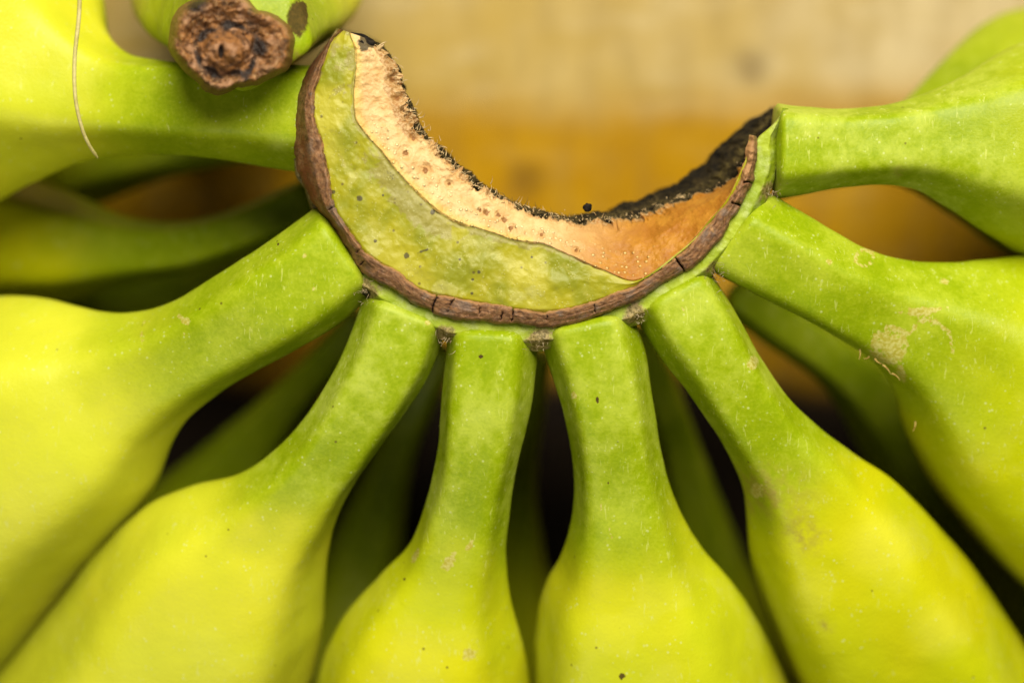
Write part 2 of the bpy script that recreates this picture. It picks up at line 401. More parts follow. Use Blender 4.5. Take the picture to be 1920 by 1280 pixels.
    blo = bloom * (1 - sstep(neck[0] - 60, neck[1], dist))[:, None] * np.ones_like(X)
    blo += .55 * np.clip(1 - dist / 60, 0, 1)[:, None] * np.abs(S[..., 0]) ** 3
    A = dict(green=green, bloom=blo, scar=0 * X, dark=0 * X, bruise=0 * X, tone=0 * X + tone, **mottles(V, seed))
    if dirt:   # brownish soil caught at the blunt start
        A['bruise'] += .75 * np.clip(1 - dist / 32, 0, 1)[:, None] * sstep(.45, 1.0, np.abs(S[..., 0]))
    A['dark'] = np.maximum(A['dark'], (sstep(dist[-1] - 26, dist[-1] - 14, dist)[:, None] * np.ones_like(X)) if tail else 0)
    for mk in marks:
        kind, x, y, r = mk[:4]; e = mk[4] if len(mk) > 4 else 1.0; ang = math.radians(mk[5]) if len(mk) > 5 else 0
        dx, dy = X - x + r * .45 * fbm(V / (max(r, 8) * 1.1 * U), 2, seed + 77), Y - y + r * .45 * fbm(V / (max(r, 8) * 1.1 * U), 2, seed + 78); u = dx * math.cos(ang) + dy * math.sin(ang); v = (-dx * math.sin(ang) + dy * math.cos(ang)) * e
        q = np.hypot(u, v) / r
        if kind == 'ring': A['scar'] = np.maximum(A['scar'], np.where(front, np.clip(.85 - np.abs(q - 1) * 1.6, 0, 1), 0))
        elif kind == 'arc': A['scar'] = np.maximum(A['scar'], np.where(front & (v < .15 * r), np.clip(.8 - np.abs(q - 1) * 4, 0, 1), 0))
        elif kind == 'tone': A['tone'] = np.maximum(A['tone'], np.where(front, .45 * np.clip(1.3 - q * .8, 0, 1) ** 2, 0))
        else:
            A[kind] = np.maximum(A[kind], np.where(front, np.clip(1.1 - q * .62, 0, 1), 0))
    return V, dist, A, C, N

def banana(parent, mat=SKIN, label=None, **kw):
    V, dist, A, C, N = banana_mesh(**kw)
    n, m = V.shape[:2]
    F = grid_faces(n, m, True)
    V2 = np.vstack([V.reshape(-1, 3), C[0], C[-1]])
    j = np.arange(m); j2 = (j + 1) % m
    caps = np.vstack([np.stack([0 * j + n * m, j2, j, j], 1)[:, [0, 1, 2, 2]], np.stack([0 * j + n * m + 1, (n - 1) * m + j, (n - 1) * m + j2, (n - 1) * m + j2], 1)])
    A2 = {k: np.r_[v.ravel(), v[0].mean(), v[-1].mean()] for k, v in A.items()}
    # triangles need their own face size: fold the caps as thin quads through a duplicated centre
    V2 = np.vstack([V2, C[0], C[-1]]); A2 = {k: np.r_[v, v[-2], v[-1]] for k, v in A2.items()}
    caps[:m, 3] = n * m + 2; caps[m:, 3] = n * m + 3
    caps[:m] = np.stack([j2, j, 0 * j + n * m, 0 * j + n * m + 2], 1)
    caps[m:] = np.stack([(n - 1) * m + j, (n - 1) * m + j2, 0 * j + n * m + 1, 0 * j + n * m + 3], 1)
    o = raw_mesh('banana', V2, np.vstack([F, caps]), mat, parent, A2)
    if label: o['label'] = label
    return o, V, A

def empty(name, loc, label, cat):
    o = bpy.data.objects.new(name, None); COL.objects.link(o); o.location = loc; o.empty_display_size = .02
    o['label'] = label; o['category'] = cat
    return o

HAND_BASE = Vector((0.0, 0.0, ZT * U))
hand = empty('banana_hand', HAND_BASE, 'fanned hand of green-yellow bananas joined at a cut brown-rimmed crescent crown', 'bananas')

def zprof(L, R, z0=-90, k=1.0):
    c = (np.asarray(L, float) + np.asarray(R, float)) / 2
    d = np.r_[0, np.cumsum(np.linalg.norm(np.diff(c, axis=0), axis=1))]
    return z0 + k * np.interp(d, [0, 200, 400, 600, 900, 1300], [0, -18, -95, -215, -400, -680]) , d
def thprof(d, neck):
    return np.interp(d, [0, neck[0] * .7, neck[1], neck[1] + 300], [.92, .86, .84, .86])

FRONT = []
def front(L, R, neck, z0=-95, k=1.0, **kw):
    z, d = zprof(L, R, z0, k)
    o, V, A = banana(hand, L=L, R=R, zs=z, th=thprof(d, neck), neck=neck, **kw); FRONT.append(o); return o

# upper left finger, its neck running left from the crown
front(L=[(575, 326), (500, 312), (400, 297), (300, 290), (210, 291), (120, 308), (30, 340), (-60, 385), (-160, 440)],
      R=[(575, 118), (500, 118), (400, 118), (300, 112), (225, 95), (170, 30), (140, -90), (70, -190), (-60, -250)],
      neck=(290, 430), z0=-150, k=.95, rot=.2, seed=11, tone=.35, bloom=.12, marks=[('bloom', 520, 160, 16), ('bloom', 525, 275, 20), ('bloom', 108, 140, 9)])
# left finger
front(L=[(690, 556), (640, 600), (560, 650), (470, 700), (390, 750), (330, 800), (290, 860), (258, 930), (200, 1005), (120, 1095), (50, 1185), (-30, 1290)],
      R=[(583, 394), (530, 434), (440, 495), (360, 545), (290, 577), (205, 590), (130, 578), (60, 562), (-20, 560), (-120, 580), (-210, 630), (-300, 720)],
      neck=(300, 520), z0=-96, rot=.42, seed=21, tone=.5, bloom=.28,  # raised tone paints a pale sheen into this body's skin
      marks=[('scar', 345, 600, 13, 2.2, 40), ('scar', 335, 592, 5), ('scar', 345, 625, 4), ('scar', 570, 481, 6), ('scar', 587, 542, 4), ('dark', 519, 456, 6, 2, 60), ('scar', 268, 620, 30, 14, 100), ('dark', 226, 708, 2.5)])
# lower left finger
front(L=[(676, 562), (652, 640), (612, 718), (560, 795), (500, 858), (425, 905), (335, 930), (252, 972), (168, 1055), (80, 1170), (0, 1270), (-80, 1370)],
      R=[(835, 628), (812, 690), (770, 760), (720, 830), (672, 900), (632, 970), (608, 1045), (600, 1120), (596, 1200), (582, 1285), (560, 1370), (520, 1460)],
      neck=(330, 470), z0=-88, rot=.22, seed=31, tone=.4, bloom=.95, marks=[('bloom', 690, 745, 40), ('bloom', 640, 880, 50), ('bloom', 565, 935, 26), ('scar', 805, 602, 8)])  # raised tone paints blown-out brightness into this body
# middle left finger
front(L=[(836, 632), (828, 740), (818, 860), (797, 950), (762, 1035), (705, 1098), (645, 1170), (608, 1245), (590, 1320), (570, 1430)],
      R=[(1006, 640), (1000, 740), (976, 850), (957, 960), (949, 1050), (958, 1130), (978, 1200), (990, 1260), (996, 1330), (990, 1430)],
      neck=(330, 490), z0=-86, rot=.40, seed=41, tone=.1, bloom=.7,
      marks=[('dark', 901, 668, 5), ('scar', 843, 1052, 17, 1.5, -60), ('scar', 882, 1022, 13, 2.0, -60), ('scar', 780, 1040, 16, 3, -55), ('dark', 758, 1085, 3), ('scar', 880, 1225, 13, 1.2), ('bloom', 900, 780, 40), ('bloom', 975, 760, 30)])
# middle right finger
front(L=[(1014, 636), (1034, 700), (1060, 790), (1075, 880), (1073, 975), (1052, 1058), (1022, 1120), (1004, 1200), (1000, 1290), (1006, 1400)],
      R=[(1188, 596), (1212, 665), (1226, 765), (1246, 880), (1278, 965), (1322, 1040), (1380, 1110), (1430, 1190), (1476, 1285), (1520, 1400)],
      neck=(330, 470), z0=-86, rot=.36, seed=51, tone=.15, bloom=.6,
      marks=[('scar', 1076, 741, 8, 1.3, 30), ('dark', 1120, 750, 4, .6), ('dark', 1140, 903, 3), ('dark', 1135, 1018, 3), ('dark', 1166, 1267, 7), ('scar', 1128, 950, 9, 4, 75), ('scar', 1145, 1000, 14, 5, 75), ('bloom', 1135, 830, 34), ('bloom', 1190, 640, 22)])
# lower right finger
front(L=[(1194, 596), (1222, 645), (1272, 712), (1322, 782), (1366, 852), (1396, 925), (1405, 1000), (1416, 1080), (1442, 1165), (1490, 1280), (1545, 1390)],
      R=[(1338, 516), (1372, 572), (1422, 662), (1480, 748), (1540, 808), (1612, 862), (1700, 930), (1795, 1035), (1860, 1120), (1925, 1220), (1990, 1330)],
      neck=(330, 470), z0=-88, rot=.28, seed=61, tone=.05, bloom=.6,
      marks=[('bruise', 1440, 920, 70, 1.6, 10), ('bruise', 1425, 925, 30), ('scar', 1420, 920, 14), ('scar', 1412, 680, 12), ('dark', 1545, 1105, 2.5), ('scar', 1280, 580, 4), ('dark', 1884, 1106, 7), ('bruise', 1548, 1170, 16, 2, 45), ('bloom', 1410, 670, 24), ('tone', 1660, 1020, 75), ('tone', 1760, 1180, 60), ('bruise', 1500, 1000, 40, 1.4, 20)])
# right finger
front(L=[(1338, 508), (1420, 552), (1520, 602), (1610, 655), (1676, 706), (1712, 762), (1742, 840), (1782, 920), (1840, 1002), (1920, 1092), (2010, 1180)],
      R=[(1448, 366), (1540, 420), (1620, 464), (1700, 488), (1785, 492), (1860, 484), (1940, 478), (2030, 500), (2120, 560), (2200, 660), (2270, 790)],
      neck=(370, 580), z0=-92, rot=.62, seed=71, tone=.0, bloom=.3,
      marks=[('ring', 1621, 482, 15), ('scar', 1665, 645, 24, .8, -60), ('ring', 1668, 645, 30), ('arc', 1735, 660, 50), ('scar', 1690, 700, 20, 2.2, 70), ('scar', 1730, 590, 46, 5, -8), ('scar', 1771, 528, 7), ('scar', 1555, 490, 6), ('scar', 1640, 668, 16, 4, 40)])
# upper right finger
front(L=[(1472, 374), (1510, 364), (1580, 351), (1660, 345), (1730, 356), (1790, 390), (1855, 430), (1930, 472), (2020, 520), (2120, 570)],
      R=[(1474, 190), (1510, 197), (1580, 203), (1660, 196), (1740, 174), (1800, 148), (1860, 115), (1930, 80), (2020, 50), (2120, 40)],
      neck=(340, 600), z0=-92, k=.9, rot=.30, seed=81, tone=.0, bloom=.9, round0=16,
      marks=[('bloom', 1560, 250, 70, 1.6), ('bloom', 1700, 240, 60, 1.6), ('bruise', 1690, 322, 9)])  # waxy bloom, also painting in the soft white highlight on this neck

# ------------------------------------------------------------------ second row of fingers, deeper
def back(path, hws, zs, neck, **kw):  # long green necks darken most of this row, painting shade between fingers
    path = np.asarray(path, float); t = np.gradient(path, axis=0); t /= np.linalg.norm(t, axis=1)[:, None]
    nrm = np.stack([-t[:, 1], t[:, 0]], 1); hws = np.asarray(hws, float)[:, None]
    L, R = path - nrm * hws, path + nrm * hws
    zs = np.asarray(zs, float) - kw.pop('down', 210)
    a = dict(m=80, n=150, th=np.full(len(path), .9), tail=600, bloom=.15, dirt=False, tone=.0); a.update(kw)
    return banana(hand, L=L, R=R, zs=zs, neck=neck, **a)[0]
back([(600, 368), (480, 422), (360, 462), (240, 470), (110, 462), (-40, 440), (-200, 420)], [42, 46, 50, 64, 105, 130, 140], [-330, -350, -390, -440, -500, -590, -700], (360, 540), down=170, seed=101)
back([(640, 420), (500, 500), (380, 545), (240, 590), (80, 640), (-80, 700)], [45, 48, 56, 90, 140, 150], [-480, -530, -580, -650, -730, -830], (420, 800), down=300, seed=103)
back([(690, 590), (610, 680), (530, 770), (440, 880), (350, 1000), (250, 1130)], [36, 38, 44, 72, 110, 130], [-400, -470, -560, -660, -760, -850], (420, 800), down=340, seed=105)
back([(830, 640), (775, 760), (730, 880), (690, 1020), (650, 1170), (600, 1330)], [36, 38, 42, 66, 100, 120], [-340, -390, -480, -600, -720, -840], (420, 800), down=340, seed=107)
back([(1000, 650), (985, 780), (970, 900), (960, 1040), (950, 1200), (940, 1350)], [38, 36, 36, 60, 110, 130], [-400, -470, -560, -660, -760, -860], (330, 600), down=340, seed=109)
back([(1190, 610), (1235, 730), (1275, 850), (1310, 1000), (1340, 1150), (1370, 1300)], [36, 38, 42, 62, 95, 120], [-340, -400, -500, -620, -740, -850], (420, 800), down=340, seed=111)
back([(1370, 540), (1470, 610), (1580, 690), (1690, 800), (1800, 930), (1920, 1080), (2040, 1200)], [48, 48, 52, 90, 150, 165, 170], [-330, -370, -430, -520, -600, -690, -800], (420, 800), down=280, seed=113)
back([(1440, 330), (1560, 300), (1680, 280), (1800, 262), (1920, 250), (2060, 245), (2200, 250)], [50, 52, 66, 150, 232, 244, 232], [-350, -400, -480, -560, -640, -720, -800], (420, 700), down=0, seed=115)
back([(560, 250), (420, 260), (280, 280), (120, 300), (-60, 310), (-220, 320)], [45, 48, 60, 100, 130, 140], [-520, -560, -620, -700, -780, -860], (240, 380), seed=117)

# ------------------------------------------------------------------ crown
CX, CY = 1000.0, 180.0
def polar(pts):
    p = np.asarray(pts, float); a = np.degrees(np.arctan2(p[:, 1] - CY, CX - p[:, 0]))   # 0 = left, 90 = down, 180 = right
    r = np.hypot(p[:, 0] - CX, p[:, 1] - CY); i = np.argsort(a); return a[i], r[i]
def bound(pts, th, sm=2.0):
    a, r = polar(pts); rr = np.interp(th, a, r)
    if sm:
        s = sm / (th[1] - th[0]); k = np.exp(-.5 * (np.arange(-int(3 * s), int(3 * s) + 1) / s) ** 2); k /= k.sum(); h = len(k) // 2
        rr = np.convolve(np.pad(rr, h, mode='reflect', reflect_type='odd'), k, 'valid')
    return rr
RO = [(632, 56), (610, 80), (591, 104), (565, 143), (551, 188), (547, 247), (551, 312), (567, 352), (585, 388), (611, 415), (632, 448), (658, 487), (689, 521), (733, 545), (770, 568), (819, 592), (858, 603), (910, 606), (963, 611), (1010, 616), (1060, 612), (1110, 598), (1179, 575), (1232, 545), (1272, 519), (1319, 490), (1357, 446), (1388, 394), (1410, 353), (1423, 304), (1423, 262), (1420, 252)]
RI = [(642, 58), (625, 72), (612, 104), (597, 151), (585, 185), (587, 215), (601, 260), (612, 310), (617, 342), (625, 386), (634, 404), (655, 430), (679, 467), (707, 490), (741, 508), (770, 534), (801, 548), (845, 557), (898, 567), (963, 579), (1015, 584), (1060, 581), (1119, 564), (1179, 542), (1216, 520), (1266, 482), (1304, 451), (1329, 420), (1369, 373), (1388, 332), (1404, 295), (1410, 256)]
BD = [(654, 66), (669, 91), (668, 130), (663, 182), (667, 227), (687, 253), (716, 284), (750, 327), (791, 368), (827, 399), (861, 418), (898, 428), (926, 437), (963, 450), (1015, 455), (1038, 464), (1079, 482), (1135, 507), (1185, 529), (1222, 514), (1268, 478), (1301, 448), (1326, 418), (1366, 371), (1386, 330), (1403, 294), (1410, 256)]
PI_ = [(690, 76), (716, 90), (732, 112), (746, 130), (750, 161), (766, 193), (776, 216), (789, 247), (818, 275), (846, 300), (884, 338), (918, 360), (963, 384), (1007, 397), (1054, 409), (1101, 411), (1147, 410), (1194, 404), (1241, 389), (1272, 373), (1310, 364), (1347, 351), (1379, 332), (1402, 300), (1410, 256)]
WL = [(685, 68), (722, 84), (738, 108), (750, 128), (758, 161), (772, 193), (782, 216), (795, 245), (824, 270), (852, 294), (890, 332), (922, 354), (963, 377), (1007, 389), (1054, 401), (1101, 400), (1147, 386), (1194, 370), (1241, 351), (1272, 339), (1304, 311), (1335, 286), (1360, 254), (1397, 226), (1457, 196)]
WO = PI_[:-1] + [(1416, 256), (1434, 244), (1459, 219), (1466, 196)]

nT = 720
th = np.linspace(-19, 169.8, nT)           # rim, face and pith
th2 = np.linspace(-19, 177.2, nT)          # collar and dried wall go on to the upper right finger
def polpos(a, r): return CX - r * np.cos(np.radians(a)), CY + r * np.sin(np.radians(a))
def strip(name, a, prof, ns, mat, parent, disp=None, attrs=None, jag=None):
    """prof: list of (u, r(a), z(a)) rows, swept along the arc"""
    us = np.linspace(0, 1, ns); pu = np.array([q[0] for q in prof])
    Rr = np.stack([np.broadcast_to(q[1], a.shape) for q in prof], 1); Zz = np.stack([np.broadcast_to(q[2], a.shape) for q in prof], 1)
    r = np.stack([np.interp(us, pu, Rr[i]) for i in range(len(a))]); z = np.stack([np.interp(us, pu, Zz[i]) for i in range(len(a))])
    A = np.broadcast_to(a[:, None], r.shape)
    X, Y = polpos(A, r); Us = np.broadcast_to(us[None], r.shape)
    if disp is not None:
        dr, dz = disp(X, Y, z, Us, A); X, Y = polpos(A, r + dr); z = z + dz
    at = attrs(X, Y, z, Us, A) if attrs else None
    V = P(X, Y, z)
    return raw_mesh(name, V, grid_faces(*r.shape), mat, parent, at), X, Y, z

ro, ri, bd, pi_ = (bound(q, th, 1.2) for q in (RO, RI, BD, PI_))
ri = np.minimum(ri, ro - 3); bd = np.minimum(bd, ri - 1); pi_ = np.minimum(pi_, bd - 1)
rightness = sstep(100, 150, th); leftness = 1 - sstep(-5, 35, th)
def blob(X, Y, x, y, r, e=1.0, ang=0):
    c, s_ = math.cos(math.radians(ang)), math.sin(math.radians(ang)); dx, dy = X - x, Y - y
    return np.clip(1.1 - np.hypot(dx * c + dy * s_, (-dx * s_ + dy * c) * e) / r * .62, 0, 1)
def N3(X, Y, sc_, seed, oct=4): return fbm(np.stack([X / sc_, Y / sc_, 0 * X + seed * 3.1], -1), oct, seed)

# collar: the fleshy band the fingers grow from
ro2 = bound(RO + [(1440, 232), (1452, 205)], th2, 2.0); wl2 = bound(WL, th2, 1.2); wo2 = bound(WO, th2, 1.0)
ext = 32 - 4 * sstep(120, 150, th2) - 4 * sstep(164, 176, th2) + 6 * sstep(60, 80, th2) * (1 - sstep(100, 120, th2)) - 36 * (1 - sstep(20, 48, th2))
lf2 = 1 - sstep(20, 55, th2)
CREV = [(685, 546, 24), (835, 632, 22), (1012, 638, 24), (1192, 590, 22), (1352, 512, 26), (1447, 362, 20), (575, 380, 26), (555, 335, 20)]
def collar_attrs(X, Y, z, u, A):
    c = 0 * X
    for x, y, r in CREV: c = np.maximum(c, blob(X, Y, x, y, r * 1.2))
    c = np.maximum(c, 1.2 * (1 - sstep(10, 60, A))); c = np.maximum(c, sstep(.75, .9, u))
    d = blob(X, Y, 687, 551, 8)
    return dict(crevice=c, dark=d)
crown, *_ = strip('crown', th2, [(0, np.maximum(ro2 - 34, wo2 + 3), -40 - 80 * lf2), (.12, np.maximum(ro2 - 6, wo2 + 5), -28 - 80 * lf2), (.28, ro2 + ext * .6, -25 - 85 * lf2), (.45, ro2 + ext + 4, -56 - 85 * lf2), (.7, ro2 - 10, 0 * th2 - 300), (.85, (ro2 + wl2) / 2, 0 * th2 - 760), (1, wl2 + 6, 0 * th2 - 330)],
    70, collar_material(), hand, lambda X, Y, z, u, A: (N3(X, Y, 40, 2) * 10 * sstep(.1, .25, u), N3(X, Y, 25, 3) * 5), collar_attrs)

# brown woody rim with drying cracks
CRACKS = [(64.5, .12, .95, 2.0), (68.3, .3, .92, 1.7), (76.0, .45, .85, 1.1), (84.6, .25, .92, 1.6), (81.7, .3, .7, 1.0), (93.5, .5, .9, 1.0), (106.2, .35, .85, 1.3), (41.5, .55, .9, 1.3), (44.2, .2, .55, 1.2), (29.0, .6, .95, 1.2), (131.0, .1, .95, 2.2), (152, .1, .8, 1.8), (158, .0, .7, 2.0)]
def crackfield(u, A, X, Y):
    f = 0 * X; wob = N3(X, Y, 9, 12, 3) * 4
    for a0, u0, u1, wd in CRACKS:
        d = np.abs(np.radians(A - a0) * 440 + (u - .5) * 7 * math.sin(a0) + wob); f = np.maximum(f, np.clip(1.25 - d / wd, 0, 1) * sstep(u0 - .08, u0 + .08, u) * (1 - sstep(u1 - .08, u1 + .08, u)))
    return f
def rim_disp(X, Y, z, u, A):
    ridge = np.abs(N3(A * 2.2, u * 60, 24, 31)) * 6; cr = crackfield(u, A, X, Y)
    edge = (np.exp(-(u / .1) ** 2) + np.exp(-((1 - u) / .1) ** 2))
    right = sstep(150, 160, A)
    dr = N3(X, Y, 26, 33) * 9 * np.exp(-(u / .25) ** 2) + N3(X, Y, 34, 40) * 9 * np.exp(-((1 - u) / .25) ** 2) + N3(X, Y, 7, 34) * 4 * edge
    groove = np.exp(-((u - .60 - .12 * N3(A * 8, 0 * u, 60, 38)) / .05) ** 2) * sstep(30, 45, A)
    dz = N3(X, Y, 30, 35) * 5 - 0.6 * groove + 2 * sstep(-.1, .25, N3(A * 9, 0 * u, 50, 39)) * (u < .6) + N3(X, Y, 8, 36) * 2.5 - ridge * .6 - 16 * cr + right * N3(X, Y, 14, 37) * 16
    return dr, dz
def rim_attrs(X, Y, z, u, A):
    lip = np.maximum(np.exp(-((u - .03) / .07) ** 2), .8 * np.exp(-((u - .93) / .07) ** 2))
    lip = np.maximum(lip, blob(X, Y, 1335, 430, 9, 2.5, 60)); lip = np.maximum(lip, .8 * sstep(154, 160, A) * sstep(.3, .6, u))
    return dict(along=np.radians(A) * 2.2, across=u, crack=crackfield(u, A, X, Y), lip=lip * sstep(20, 50, A), red=np.maximum((1 - sstep(25, 45, A)) * (1 - sstep(.4, .6, u)), blob(X, Y, 630, 445, 16)))
RIM = rim_material()
lft = 1 - sstep(20, 55, th)
rim, *_ = strip('rim', th, [(0, ro - 12, -38 - 60 * lft), (.10, ro - 3, -20 - 55 * lft), (.22, ro - 5 - (ro - ri) * .08, -8 - 45 * lft), (.6, ro - (ro - ri) * .6, 1 - 6 * lft), (.87, ri + 3, 5 + 0 * th), (1, ri - 4, -8 + 0 * th)],
    34, RIM, crown, rim_disp, rim_attrs)

# green cut face
def face_disp(X, Y, z, u, A): return 0 * X, N3(X, Y, 60, 41) * 7 + N3(X, Y, 14, 42) * 2 - 1.5 * np.exp(-((u - .97) / .03) ** 2)
def face_attrs(X, Y, z, u, A):
    tan = .62 * blob(X, Y, 720, 320, 60, 1.6, 40) + .75 * blob(X, Y, 775, 390, 55, 2.2, 45) + .6 * blob(X, Y, 830, 420, 45, 2.2, 35) + .45 * (1 - sstep(-10, 18, A))
    tan = np.maximum(tan, .8 * np.exp(-((1 - u) / .12) ** 2)); tan = np.maximum(tan, .5 * blob(X, Y, 700, 300, 50))
    pale = np.maximum.reduce([.6 * blob(X, Y, 700, 460, 34, 1.5, 50), .65 * blob(X, Y, 975, 555, 45, 2), .7 * blob(X, Y, 840, 545, 45, 2.4, 15), .55 * blob(X, Y, 850, 480, 40, 2, -15), .6 * blob(X, Y, 660, 330, 26, 1.4, 70), .55 * blob(X, Y, 900, 470, 60), .45 * np.exp(-(u / .12) ** 2) * (A < 60), .6 * blob(X, Y, 635, 110, 40, 2.4, 90)])
    dk = 0 * X
    for x, y, r in [(811, 398, 5), (674, 372, 6), (704, 452, 3.5), (762, 479, 6), (898, 510, 3.5), (886, 524, 3), (885, 550, 3), (718, 366, 2.5), (997, 482, 2.5), (862, 486, 2.5), (625, 360, 4)]: dk = np.maximum(dk, blob(X, Y, x, y, r))
    dk = np.maximum(dk, .65 * blob(X, Y, 795, 470, 22, 6, -20)); dk = np.maximum(dk, .5 * blob(X, Y, 735, 330, 24, 1.6, 40))
    return dict(tan=tan, pale=pale, dark=dk, edge=np.maximum(.8 * np.exp(-((1 - u) / .016) ** 2), .85 * np.exp(-(u / .03) ** 2)))
strip('cut_face', th, [(0, ri + 4, -10 + 0 * th), (.1, ri - 4, -3 + 0 * th), (.5, ri * .5 + bd * .5, 2 - 6 * rightness), (1, bd, 0 - 10 * rightness)], 80, cut_face_material(), crown, face_disp, face_attrs)

# pale spongy pith, torn along its inner edge
PITS = [(760, 287, 7), (797, 320, 7), (912, 398, 8), (945, 412, 7), (934, 404, 5), (958, 428, 6), (745, 185, 6), (735, 150, 6), (775, 260, 5), (900, 395, 4), (1015, 440, 4), (842, 345, 4), (1080, 470, 4)]
def pith_disp(X, Y, z, u, A):
    pit = 0 * X
    for x, y, r in PITS: pit = np.maximum(pit, blob(X, Y, x, y, r * 1.3))
    e = sstep(.72, 1, u)
    return e * (N3(X, Y, 16, 51, 5) * 22 + N3(X, Y, 5, 52, 2) * 7), N3(X, Y, 50, 53) * 12 + N3(X, Y, 12, 54) * 3.5 + e * N3(X, Y, 9, 55, 4) * 20 - pit * 9
def pith_attrs(X, Y, z, u, A):
    dk = 0 * X
    for x, y, r in PITS: dk = np.maximum(dk, .8 * blob(X, Y, x, y, r))
    org = sstep(930, 1290, X + .5 * (Y - 420)) ; org = np.maximum(org, sstep(1130, 1230, X))
    left = 1 - sstep(860, 1000, X)
    fray = np.maximum(sstep(.78, 1.02, u) * .8, .75 * left * sstep(.45, .8, u) * (Y < 260)); fray = np.maximum(fray, .5 * blob(X, Y, 690, 90, 26))
    return dict(orange=org, dark=dk, fray=fray, line=(1 - sstep(.25, .7, u)) * (1 - sstep(1180, 1260, X)) * sstep(0, 22, A), yell=np.exp(-(u / .22) ** 2) * (X < 1000) * .8, grime=np.maximum(sstep(.93, 1.0, u) * sstep(50, 75, A) * .8, .9 * blob(X, Y, 685, 82, 16)))
dz_in = -26 - 26 * sstep(40, 90, th) - 90 * sstep(95, 150, th)
strip('pith', th, [(0, bd + 3, -4 - 10 * rightness), (.05, bd - 2, 1 - 10 * rightness), (.5, bd * .5 + pi_ * .5, -2 + dz_in * .35), (.85, bd * .15 + pi_ * .85, dz_in * .8), (1, pi_, dz_in - 14)], 90, pith_material(), crown, pith_disp, pith_attrs)

# dark dried inner wall
def wall_disp(X, Y, z, u, A):
    return (N3(X, Y + z * .6, 22, 61, 5) * 16 + N3(X + z, Y, 7, 62, 3) * 5) * sstep(0, .25, u) * .8, N3(X, Y + z * .5, 14, 63, 5) * 18
dzw = np.interp(th2, th, dz_in); rr2 = sstep(100, 140, th2)
wall, WX, WY, WZ = strip('inner_wall', th2, [(0, wo2 + 6, dzw - 16), (.18, wo2 - 3, dzw - 30), (.55, wo2 * .55 + wl2 * .45 + 4, dzw - 70), (.85, wl2 + 3, dzw - 130), (1, wl2 + 16, dzw - 260)], 60, wall_material(), crown, wall_disp,
    lambda X, Y, z, u, A: dict(moss=np.clip(np.exp(-((u - .42 - .1 * N3(X, Y, 40, 64)) / .13) ** 2) * 1.0 + .5 * (A < 110), 0, 1)))

# end cap, scab and loose fibres
FIB = simple_material('dry_fibre', (.42, .27, .11), (.70, .52, .28), 900, .6, .3)
SCAB = simple_material('black_scab', (.008, .007, .006), (.035, .026, .020), 900, .85, 1.0, .0008, .4, .7, .1)
def lump(name, x, y, z, a, b, h, mat, parent, seed, ang=0, n=28, m=40, rough=.22):
    t = np.linspace(0.02, math.pi - .02, n)[:, None]; p = np.linspace(0, 2 * math.pi, m, endpoint=False)[None]
    d = np.stack([np.sin(t) * np.cos(p), np.sin(t) * np.sin(p), np.cos(t) + 0 * p], -1)
    r = 1 + rough * 2 * fbm(d * 1.6 + seed, 4, seed)
    q = d * r[..., None]; c, s_ = math.cos(math.radians(ang)), math.sin(math.radians(ang))
    X = x + a * q[..., 0] * c - b * q[..., 1] * s_; Y = y + a * q[..., 0] * s_ + b * q[..., 1] * c
    V = P(X, Y, z + h * q[..., 2])
    return raw_mesh(name, V, grid_faces(n, m, True), mat, parent)
lump('end_scab', 676, 80, -34, 34, 15, 30, SCAB, crown, 71, 25)
lump('stub', 1101, 389, -60, 8.5, 8.5, 9, SCAB, crown, 73)
def curl(p0, d, ln, bend, r0, k=9, z=None):
    t = np.linspace(0, 1, k); a = math.atan2(d[1], d[0]) + bend * t
    x = p0[0] + np.r_[0, np.cumsum(np.cos(a[:-1]))] * ln / k; y = p0[1] + np.r_[0, np.cumsum(np.sin(a[:-1]))] * ln / k
    zz = p0[2] + d[2] * ln * t
    return tube(P(x, y, zz), r0 * U * (1 - .8 * t), 5)
fib = []
for i in range(420):
    a = rng.uniform(-18, 165); j = int(np.interp(a, th, np.arange(nT)))
    r = pi_[j] + rng.normal(2, 7); x, y = polpos(a, r); z = dz_in[j] + rng.uniform(-16, 10)
    inn = np.array([CX - x, CY - y]); inn /= np.linalg.norm(inn); ang = rng.normal(0, .9); c, s_ = math.cos(ang), math.sin(ang)
    d = (inn[0] * c - inn[1] * s_, inn[0] * s_ + inn[1] * c, rng.uniform(-.3, .8))
    fib.append(curl((x, y, z), d, min(17, rng.gamma(2.2, 3.6)) * (1.0 if a < 95 else .7), rng.normal(0, 1.2), rng.uniform(.5, 1.3)))
fb = raw_mesh('frayed_fibres', *join(fib), FIB, crown); fb['kind'] = 'stuff'
dkf = []
for i in range(380):
    a = rng.uniform(70, 168); j = int(np.interp(a, th2, np.arange(nT))); q = rng.uniform(0.1, .75) if rng.random() < .7 else rng.uniform(0, .15)
    k = int(q * (WX.shape[1] - 1)); ang = rng.uniform(0, 6.28)
    dkf.append(curl((WX[j, k], WY[j, k], WZ[j, k]), (math.cos(ang), math.sin(ang), rng.uniform(0, .9)), rng.gamma(2, 5), rng.normal(0, 1.5), rng.uniform(.5, 1.2)))
fb2 = raw_mesh('dark_fibres', *join(dkf), simple_material('dark_dry_fibre', (.05, .035, .014), (.22, .15, .05), 500, .7, .3), crown); fb2['kind'] = 'stuff'
# a torn flap of fibre at the crown's upper end
v, f = join([curl((700, 96, -22), (1, -.35, .25), 26, -.5, 6.5, 10), curl((706, 92, -20), (.6, -.8, .3), 26, .7, 3.0, 10), curl((735, 130, -26), (1, -.2, .3), 16, .5, 2.2, 8)])
raw_mesh('torn_flap', v, f, FIB, crown)

